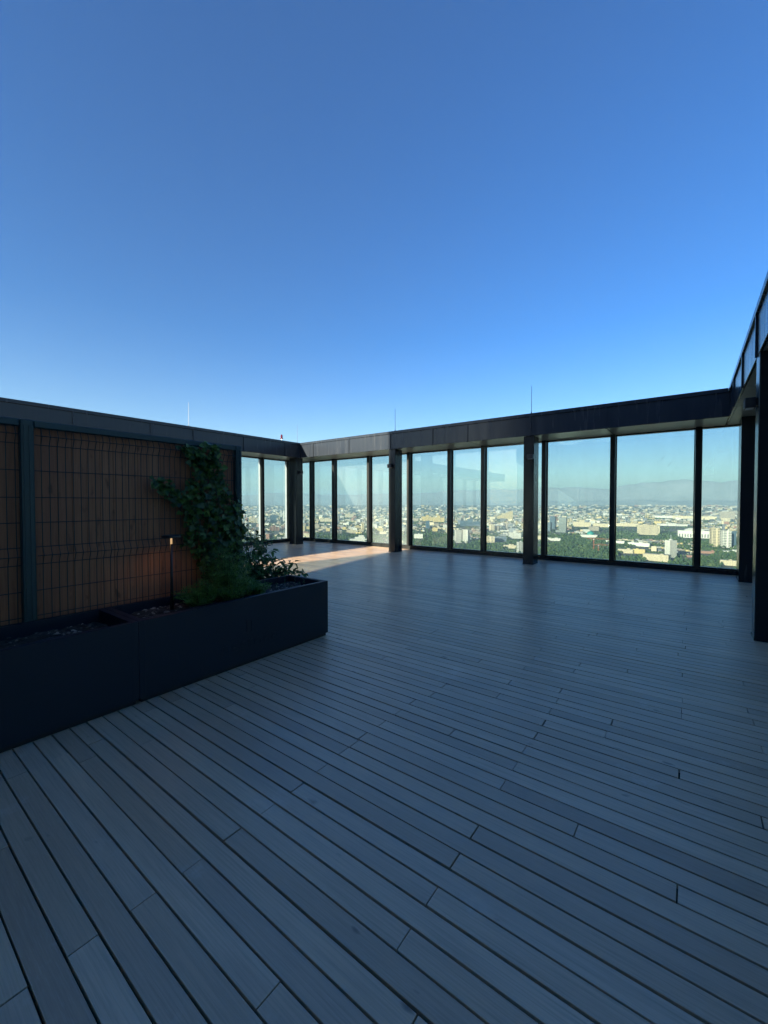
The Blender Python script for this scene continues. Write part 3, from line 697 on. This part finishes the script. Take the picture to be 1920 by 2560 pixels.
# seen through the middle panes
bl('apartment_tower', 'white slab block of bold upright ribs at the park edge', 'white ribbed slabs', 1136, 1154, 1325, 1357, 'white', 'fins', .7, math.radians(18), 0, 'tower', 'tower', 'white ribbed slabs at the park')
bl('apartment_tower', 'paler blue shaded ribbed slab touching the white ribbed one', None, 1154.5, 1174, 1324, 1357, 'white', 'fins', .7, math.radians(-24), 0, 'tower', 'tower', 'white ribbed slabs at the park')
bl('office_tower', 'solitary dark blue glass tower among low trees', 'dark glass tower', 1064, 1074, 1302, 1321, 'blue', 'glass', .9, 0, 0, shape='tower')
bl('stadium_block', 'big yellow wedge shaped building stepping up to a point', 'yellow wedge building', 1243, 1281, 1277, 1297, 'yellow', 'fins', .45, 0, 0, shape='steps')
bl('theatre', 'grey theatre with tall dark arches under a round roof', 'arched theatre', 1217, 1236, 1341, 1356, 'cream', 'balcony', .6, 0, 1)
bl('office_building', 'long blue grey glass pavilion beside the arched theatre', None, 1236, 1266, 1342, 1353, 'grey', 'glass', .4, 0, 0)
bl('apartment_block', 'squarish cream tower block beyond the arched theatre', 'squarish cream block', 1223, 1236, 1311, 1327, 'cream', 'grid', .8, math.radians(30), 1)
bl('office_building', 'white stepped office wings by the halfway column', None, 1272, 1303, 1326, 1346, 'white', 'fins', .4, 0, 0, shape='wings')
bl('apartment_tower', 'white tower with blue shaded side hard against the halfway column', 'white tower at the column', 1292, 1308, 1355, 1384, 'white', 'fins', .8, math.radians(30), 1, shape='tower')
bl('low_roofs', 'cream low house with red tiled centre below the arched theatre', None, 1259, 1290, 1363, 1371, 'cream', 'grid', .5, 0, 2)
bl('office_building', 'small yellow hall in trees below the dark glass tower', 'small yellow hall', 1081, 1094, 1319, 1328.5, 'yellow', 'grid', .6, 0, 1)
bl('office_building', 'white flat roofed hall in the trees nearest the second column', 'white flat hall', 1035, 1057, 1335, 1346, 'white', 'plain', .5, 0, 1)
bl('apartment_block', 'row of gold coloured apartment blocks with uneven roofs', 'gold apartment row', 1054, 1082, 1288, 1303, 'yellow', 'grid', .4, 0, 0, shape='wings')
bl('apartment_block', 'second gold apartment group joined to the uneven gold row', None, 1082, 1111, 1289, 1305, 'yellow', 'grid', .4, 0, 0, shape='wings')
bl('apartment_block', 'cream far tower pair on the skyline over the gold row', None, 1057, 1073, 1261, 1271, 'slate', 'grid', .5, 0, 0, shape='twin')
bl('office_building', 'long grey glass office block beyond the white ribbed slabs', 'grey glass office row', 1150, 1200, 1298, 1315, 'slate', 'glass', .3, 0, 2, shape='wings')
bl('apartment_block', 'cream paired housing slabs beyond the grey glass row', None, 1172, 1192, 1268, 1280, 'cream', 'grid', .4, 0, 0, shape='twin')
bl('apartment_block', 'tan and white housing slabs in a line beyond the grey glass row', None, 1144, 1168, 1271, 1281, 'sand', 'grid', .3, 0, 2)
# seen through the panes by the corner
bl('apartment_block', 'group of joined cream housing towers between the corner mullions', 'joined cream towers', 862, 884, 1281, 1294, 'cream', 'grid', .5, 0, 0, shape='wings')
bl('office_building', 'white stepped building nearest the sunlit sill', 'white stepped building', 874, 917, 1339, 1354, 'white', 'plain', .5, 0, 0, shape='stack')
bl('apartment_tower', 'slim white striped tower just before the second column', 'slim striped tower', 949, 959, 1298, 1314, 'white', 'fins', .8, math.radians(20), 1, shape='tower')
bl('apartment_block', 'cream housing row with uneven roofline above the white stepped building', None, 866, 891, 1322, 1333, 'cream', 'grid', .5, 0, 0, shape='wings')
bl('apartment_block', 'single cream cube block left of the uneven cream row', None, 856, 865, 1317, 1324, 'yellow', 'plain', .8, 0, 0)
bl('apartment_block', 'yellow housing block beside the slim striped tower base', None, 942, 958, 1320, 1329, 'yellow', 'grid', .6, 0, 1)
bl('office_building', 'low cream shopfronts below the yellow block near the second column', None, 949, 966, 1329, 1335, 'cream', 'plain', .4, 0, 1)
bl('apartment_block', 'long cream slab with a notch next to the corner column', 'notched cream slab', 800, 831, 1295, 1304, 'cream', 'plain', .3, 0, 0, shape='wings')
bl('apartment_block', 'yellow cube block under the notched cream slab', None, 815, 825, 1320, 1328, 'yellow', 'plain', .7, 0, 0)
bl('apartment_block', 'pale yellow strip block touching the corner column edge', None, 766, 777, 1316, 1323, 'yellow', 'plain', .5, 0, 0)
bl('office_tower', 'dark blue glass office slab left of the corner column', 'dark blue glass slab', 676, 692, 1288, 1305, 'blue', 'glass', .6, 0, 0)
bl('apartment_tower', 'very slim white tower beyond the dark blue glass slab', 'pair of slim white towers', 701, 704.5, 1276, 1293, 'white', 'plain', .9, 0, 0, shape='tower')
bl('apartment_tower', 'taller slim white tower closest to the corner column', None, 707.5, 711, 1276, 1303, 'white', 'plain', .9, 0, 0, shape='tower')
bl('apartment_block', 'row of red brick apartment blocks below the dark blue glass slab', 'red brick row', 674, 698, 1313, 1327, 'brick', 'balcony', .4, 0, 0, shape='wings')
bl('apartment_block', 'orange brick block at the end of the red brick row', None, 703, 720, 1311, 1325, 'brick', 'balcony', .4, 0, 0, shape='wings')
bl('apartment_block', 'cluster of pale round cornered towers behind the shrub leaves', 'pale tower cluster', 626, 643, 1290, 1307, 'cream', 'grid', .6, 0, 0, shape='wings')
bl('apartment_tower', 'white block standing by itself right of the pale tower cluster', None, 644, 652, 1296, 1309, 'white', 'grid', .7, 0, 1)

# cranes and a wheel
def crane(label, px, yt, yb, jl, jr):
    p, w, h, az = site(px-1, px+1, yt, yb); dep = pix(p)[2]; r = empty('tower_crane', label, 'crane', (p.x, p.y, GZ), 'red tower cranes in the park'); r.rotation_euler = (0, 0, -az)
    m = MB(); s = 1.6
    for a in (-s, s):
        for b in (-s, s): m.tube([(a, b, 0), (a, b, h)], .55, 4)
    k = 0.
    while k < h-6: m.tube([(-s, -s, k), (s, -s, k+5)], .35, 4).tube([(s, -s, k+5), (-s, -s, k+6)], .35, 4); k += 6
    m.build('mast', 'crane_red', r)
    a, b = jl/FPX*dep, jr/FPX*dep
    MB().tube([(a, 0, h), (b, 0, h+1)], .8, 4).tube([(a*.6, 0, h), (0, 0, h+7), (b*.7, 0, h+1)], .4, 4).build('jib', 'crane_red', r)
    MB().box(-1.8, 1.8, -3.5, -1.7, h-4, h-1).build('cab', 'white_enamel', r)
crane('red lattice tower crane with a long jib over the park', 1484, 1347, 1378, -14, 38)
crane('shorter red tower crane beside the long jib one', 1496, 1362, 1382, -10, 28)
p, w, h, az = site(1565, 1574, 1296, 1306)
fw = empty('ferris_wheel', 'tiny white observation wheel beyond the cream hotel', 'ferris wheel', (p.x, p.y, GZ)); fw.rotation_euler = (0, 0, -az)
m = MB(); rad = w/2
m.tube([(rad*math.cos(t), 0, rad+4+rad*math.sin(t)) for t in [2*math.pi*i/24 for i in range(25)]], 1.2, 5, cap=False)
for i in range(8): t = 2*math.pi*i/8; m.tube([(0, 0, rad+4), (rad*math.cos(t), 0, rad+4+rad*math.sin(t))], .5, 4)
m.build('wheel', 'wheel_white', fw); MB().tube([(-rad*.5, 3, 0), (0, 3, rad+4), (rad*.5, 3, 0)], .9, 4).build('support', 'wheel_white', fw)

# the other blocks of the middle distance, each its own building
def free(x, y, r, k=1.):
    return all((x-a)**2+(y-b)**2 > ((r+c)*k)**2 for a, b, c in CITY)
PARK = [(1365, 1545, 1335, 1420), (1500, 1760, 1318, 1350), (1010, 1120, 1328, 1400), (1130, 1320, 1358, 1400), (1545, 1860, 1395, 1425), (780, 960, 1335, 1400)]
used = set(); made = 0; tries = 0
SHAPES = [('slab', 'long flat roofed block', .3, (34, 95), (9, 22)), ('slab', 'squarish block', .8, (18, 34), (12, 30)), ('wings', 'block with uneven wings', .5, (45, 110), (12, 28)), ('slab', 'low wide building', .6, (40, 80), (6, 12)), ('tower', 'narrow upright tower', .9, (16, 26), (34, 58)), ('twin', 'pair of joined slabs', .6, (34, 60), (18, 36))]
CW = ['white']*4+['cream']*5+['yellow']*2+['sand']*3+['grey']*2+['brick', 'slate', 'greygreen']
WORD = {'greygreen': 'grey green', 'slate': 'dark grey', 'blue': 'blue'}
while made < 215 and tries < 9000:
    tries += 1
    px = R.uniform(612, 1848); dist = R.triangular(1700, 7200, 3600); py = 1257+230*FPX/dist/math.cos(PIT)
    if any(a < px < b and c < py < d for a, b, c, d in PARK): continue
    if 722 < px < 768 or 968 < px < 1003 or 1308 < px < 1350: continue
    if any(a-9 < px < b+9 and d-1 < py and py-13 < d for a, b, c, d in RECT): continue
    sh, word, df, wr, hr = R.choice(SHAPES); col = R.choice(CW); w = R.uniform(*wr); h = R.uniform(*hr)
    p = on_z(px, py, GZ)
    if not free(p.x, p.y, w*.7): continue
    q = pix(p); wp, hp = w/q[2]*FPX, h/q[2]*FPX
    nx, ny, nm = min(LAND, key=lambda t: (t[0]-px)**2+(2.5*(t[1]-py))**2)
    dx, dy = px-nx, py-ny
    far = math.hypot(dx, 2.5*dy)
    if abs(dx) > 2.2*abs(dy): rel = ('just ' if far < 30 else 'some way ')+('left of' if dx < 0 else 'right of')
    elif dy < 0: rel = 'close behind' if far < 30 else 'well beyond'
    else: rel = 'close in front of' if far < 30 else 'well short of'
    size = 'small ' if wp < 8 else 'large ' if wp > 20 else ''
    lb = f"{size}{WORD.get(col, col)} {word} {rel} the {nm}"
    if lb in used or len(lb.split()) > 16: continue
    used.add(lb); made += 1
    building('city_block', lb, None, px-wp/2, px+wp/2, py-hp, py, col, R.choice(('grid', 'grid', 'bands', 'balcony', 'plain')), df, R.uniform(-.5, .5), R.choice((0, 1, 2)), 'building', sh, 'city blocks below the terrace')

# everything farther or smaller reads as one mass
def mass(name, n, dist_fn, size_fn, seed, label):
    rr = np.random.default_rng(seed); vs = []; fs = []; cols = []; uvs = []; mats = []
    keys = ['white', 'white', 'white', 'cream', 'cream', 'cream', 'yellow', 'sand', 'sand', 'grey', 'brick', 'slate']
    k = 0; t = 0
    while k < n and t < n*4:
        t += 1
        px = rr.uniform(420, 1990); dist = dist_fn(rr); az = math.atan((px-960)/FPX); dd = dist/math.cos(az)
        ang = az-YAW; x, y = dd*math.sin(ang), dd*math.cos(ang)
        py = 1257+230*FPX/dist
        if any(a < px < b and c < py < d for a, b, c, d in PARK): continue
        w, d, h = size_fn(rr, dist)
        if any(a-4 < px < b+4 and e < py < e+24000/dist for a, b, c, e in RECT): continue
        if dist < 7500 and not free(x, y, max(w, d)*.45): continue
        th = rr.choice((0., .25, -.35, .6))+rr.normal(0, .06); c, s = math.cos(th), math.sin(th); n0 = len(vs)
        q = [(-w/2, -d/2), (w/2, -d/2), (w/2, d/2), (-w/2, d/2)]; q = [(x+a*c-b*s, y+a*s+b*c) for a, b in q]
        g0 = land_z(dd); vs += [(a, b, g0-3) for a, b in q]+[(a, b, g0+h) for a, b in q]
        cc = np.array(COLS[keys[rr.integers(len(keys))]])*rr.uniform(.65, 1.25)
        for i, L in enumerate((w, d, w, d)):
            j = (i+1) % 4; fs.append((n0+i, n0+j, n0+4+j, n0+4+i)); uvs += [(0, 0), (L, 0), (L, h), (0, h)]; cols.append(cc)
        fs.append((n0+4, n0+5, n0+6, n0+7)); uvs += [(0, 0)]*4
        cols.append(np.array((.34, .14, .09)) if rr.random() < .2 else .5*cc+.5*np.array((.3, .29, .28))*rr.uniform(.6, 1.2)); k += 1
    me = bpy.data.meshes.new(name); me.from_pydata(vs, [], fs); me.update(); me.materials.append(MATS['far_facade'])
    at = me.attributes.new('col', 'FLOAT_COLOR', 'FACE'); at.data.foreach_set('color', [c for x in cols for c in (*x, 1)])
    ul = me.uv_layers.new(name='UVMap'); ul.data.foreach_set('uv', [c for u in uvs for c in u])
    o = link(bpy.data.objects.new(name, me)); tag(o, label, 'houses', kind='stuff'); return o
mass('distant_rooftops', 5600, lambda r: r.triangular(2300, 4800, 13200), lambda r, d: (r.uniform(14, 60)+d*.0055*r.random(), r.uniform(12, 26)+d*.001, r.uniform(5, 12)+(r.random() < .18)*r.uniform(8, 30)+d*.0005), 1, 'mass of tiny pale city blocks fading towards the mountains')
mass('low_rooftops', 2400, lambda r: r.triangular(1350, 2600, 4200), lambda r, d: (r.uniform(10, 26), r.uniform(8, 15), r.uniform(4, 9)), 2, 'low pale house roofs scattered between the trees')

def trees():
    rr = np.random.default_rng(5); V = []; F = []; T = []
    base = np.array([(1, 0, 0), (0, 1, 0), (-1, 0, 0), (0, -1, 0), (.62, .62, .75), (-.62, .62, .75), (-.62, -.62, .75), (.62, -.62, .75), (0, 0, 1.25)])
    tri = [(0, 1, 4), (1, 2, 5), (2, 3, 6), (3, 0, 7), (0, 4, 7), (1, 5, 4), (2, 6, 5), (3, 7, 6), (4, 5, 8), (5, 6, 8), (6, 7, 8), (7, 4, 8)]
    cl = np.array([(a, b, c) for a, b, c in CITY]); n = 0
    N = 44000
    for i in range(N):
        px = rr.uniform(430, 1985); u = rr.random()
        dist = rr.triangular(1250, 1900, 3200) if u < .72 else rr.triangular(2500, 4200, 11000)
        py = 1257+230*FPX/dist; az = math.atan((px-960)/FPX); dd = dist/math.cos(az); ang = az-YAW; x, y = dd*math.sin(ang), dd*math.cos(ang)
        park = any(a < px < b and c < py < d for a, b, c, d in PARK)
        # groves: a cheap clumping field
        g = math.sin(x*.011+1.3*math.sin(y*.007))+math.sin(y*.013+1.7*math.sin(x*.006))+.6*math.sin((x+y)*.031)
        if not park and g < -.25+rr.normal(0, .35): continue
        if ((cl[:, 0]-x)**2+(cl[:, 1]-y)**2 < (cl[:, 2]*.85)**2).any(): continue
        if any(a-2 < px < b+2 and d < py < d+14000/dist for a, b, c, d in RECT): continue
        r = (rr.uniform(3.2, 6.8))*(1+max(0, dist-2500)/5000); h = r*rr.uniform(.9, 1.5)
        j = base*(1+rr.normal(0, .16, base.shape)); a = rr.uniform(0, 6.28); c, s = math.cos(a), math.sin(a)
        q = np.empty_like(j); q[:, 0] = x+r*(j[:, 0]*c-j[:, 1]*s); q[:, 1] = y+r*(j[:, 0]*s+j[:, 1]*c); q[:, 2] = GZ+h*.55+h*j[:, 2]
        V.append(q); F += [(n+a_, n+b_, n+c_) for a_, b_, c_ in tri]; tn = min(1, max(0, rr.normal(.45, .22))); T += [tn]*12; n += 9
    me = bpy.data.meshes.new('woodland'); me.from_pydata(np.concatenate(V).tolist(), [], F); me.update(); me.materials.append(MATS['city_trees'])
    at = me.attributes.new('tone', 'FLOAT', 'FACE'); at.data.foreach_set('value', T)
    tag(link(bpy.data.objects.new('woodland', me)), 'green mass of city trees filling parks and streets', 'trees', kind='stuff')
trees()

# ground and mountains
def ground():
    m = MB(); n = 96; vs = [(0, 0, GZ)]; rr_ = [600, 1500, 3000, 6000, 8000, 9000, 10000, 11000, 12000, 13000, 14000, 20000, 30000]
    for r in rr_: vs += [(r*math.sin(2*math.pi*i/n), r*math.cos(2*math.pi*i/n), land_z(r)) for i in range(n)]
    fs = [(0, 1+(i+1) % n, 1+i) for i in range(n)]
    for k in range(len(rr_)-1):
        for i in range(n): j = (i+1) % n; fs.append((1+k*n+i, 1+k*n+j, 1+(k+1)*n+j, 1+(k+1)*n+i))
    m.add(vs, fs); tag(m.build('ground', 'city_ground'), kind='structure')
ground()
def hills(name, r0, r1, prof, seed, rough):
    rr = random.Random(seed); ph = [rr.uniform(0, 6.28) for _ in range(24)]
    na, nr = 420, 14; vs = []
    a0, a1 = -YAW-math.radians(56), -YAW+math.radians(56)
    for j in range(nr+1):
        t = j/nr
        for i in range(na+1):
            a = a0+(a1-a0)*i/na; px = 960+FPX*math.tan(max(-1.2, min(1.2, a+YAW)))
            top = prof(px); w = sum(math.sin(a*f_+ph[k]+t*g_)*am for k, (f_, g_, am) in enumerate([(31, 2, .32), (67, 5, .2), (133, 9, .13), (271, 14, .09), (523, 22, .05), (900, 31, .03)]))
            r = r0+(r1-r0)*t; e = math.sin(math.pi*min(1, t*1.0)/2)**1.25
            b0 = land_z(r)-8; z = b0+(r*top*.84/FPX-b0)*e*(1+rough*w*(.35+.65*e)) if j else land_z(r)-30
            vs.append((r*math.sin(a), r*math.cos(a), z))
    fs = [(j*(na+1)+i, j*(na+1)+i+1, (j+1)*(na+1)+i+1, (j+1)*(na+1)+i) for j in range(nr) for i in range(na)]
    m = MB(); m.add(vs, fs); tag(m.build(name, 'hazed_hill', smooth=True), kind='structure')
def interp(tab):
    def f(px):
        if px <= tab[0][0]: return tab[0][1]
        for (a, b), (c, d) in zip(tab[:-1], tab[1:]):
            if px <= c: return b+(d-b)*(px-a)/(c-a)
        return tab[-1][1]
    return f
hills('mountains', 15000, 18000, interp([(-400, 18), (560, 20), (620, 22), (690, 29), (760, 26), (880, 24), (1000, 27), (1130, 34), (1250, 40), (1365, 40), (1440, 42), (1520, 39), (1600, 48), (1680, 53), (1720, 55), (1800, 52), (1900, 50), (2600, 40)]), 3, .13)
hills('foothills', 13600, 14900, interp([(-400, 2), (700, 2), (1000, 3), (1400, 5), (1600, 6), (1900, 6), (2600, 5)]), 9, .4)

# air
hz = MB().box(-40000, 40000, -40000, 40000, GZ-25, 930).mesh('haze', [])
hm = bpy.data.materials.new('haze'); hm.use_nodes = True; t = NT(hm); t.n.remove(t.b)
pv = t.new('ShaderNodeVolumePrincipled'); pv.inputs['Color'].default_value = (.44, .63, .72, 1); pv.inputs['Density'].default_value = 7.0e-5; pv.inputs['Anisotropy'].default_value = 0.
t.link(pv.outputs[0], t.n['Material Output'].inputs['Volume']); hz.materials.append(hm)
tag(link(bpy.data.objects.new('haze', hz)), kind='stuff')

# ------------------------------------------------------------------ light, sky, camera
LD = Vector((.171, 1., -.2475)).normalized()
ELEV = math.asin(-LD.z); AZ = math.atan2(-LD.x, -LD.y)      # towards the sun, clockwise from +Y
sl = bpy.data.lights.new('sun', 'SUN'); sl.energy = 5.; sl.angle = math.radians(.5); sl.color = (1., .90, .70)
so = bpy.data.objects.new('sun', sl); link(so); so.rotation_euler = LD.to_track_quat('-Z', 'Y').to_euler(); so.location = (0, -20, 30)
wd = bpy.data.worlds.new('World'); SC.world = wd; wd.use_nodes = True; nt = wd.node_tree
sk = nt.nodes.new('ShaderNodeTexSky'); sk.sky_type = 'NISHITA'; sk.sun_disc = False; sk.sun_elevation = ELEV; sk.sun_rotation = AZ
sk.altitude = 600; sk.air_density = 1.0; sk.dust_density = .6; sk.ozone_density = 2.2
bg = nt.nodes['Background']; bg.inputs[1].default_value = .0555
hs = nt.nodes.new('ShaderNodeHueSaturation'); hs.inputs['Saturation'].default_value = 1.5; hs.inputs['Hue'].default_value = .519
nt.links.new(sk.outputs[0], hs.inputs['Color']); nt.links.new(hs.outputs[0], bg.inputs[0])
SC.view_settings.view_transform = 'Standard'; SC.view_settings.look = 'None'; SC.view_settings.exposure = 2.05; SC.view_settings.gamma = 1.
SC.cycles.max_bounces = 10; SC.cycles.transparent_max_bounces = 24; SC.cycles.volume_bounces = 1; SC.cycles.use_denoising = True
cd = bpy.data.cameras.new('camera'); cd.sensor_fit = 'HORIZONTAL'; cd.sensor_width = 36; cd.lens = FPX/1920*36; cd.clip_start = .05; cd.clip_end = 90000
co = bpy.data.objects.new('camera', cd); link(co); co.location = (0, 0, H)
co.matrix_world = Matrix(((RT.x, UP.x, -FW.x, 0), (RT.y, UP.y, -FW.y, 0), (RT.z, UP.z, -FW.z, H), (0, 0, 0, 1)))
SC.camera = co
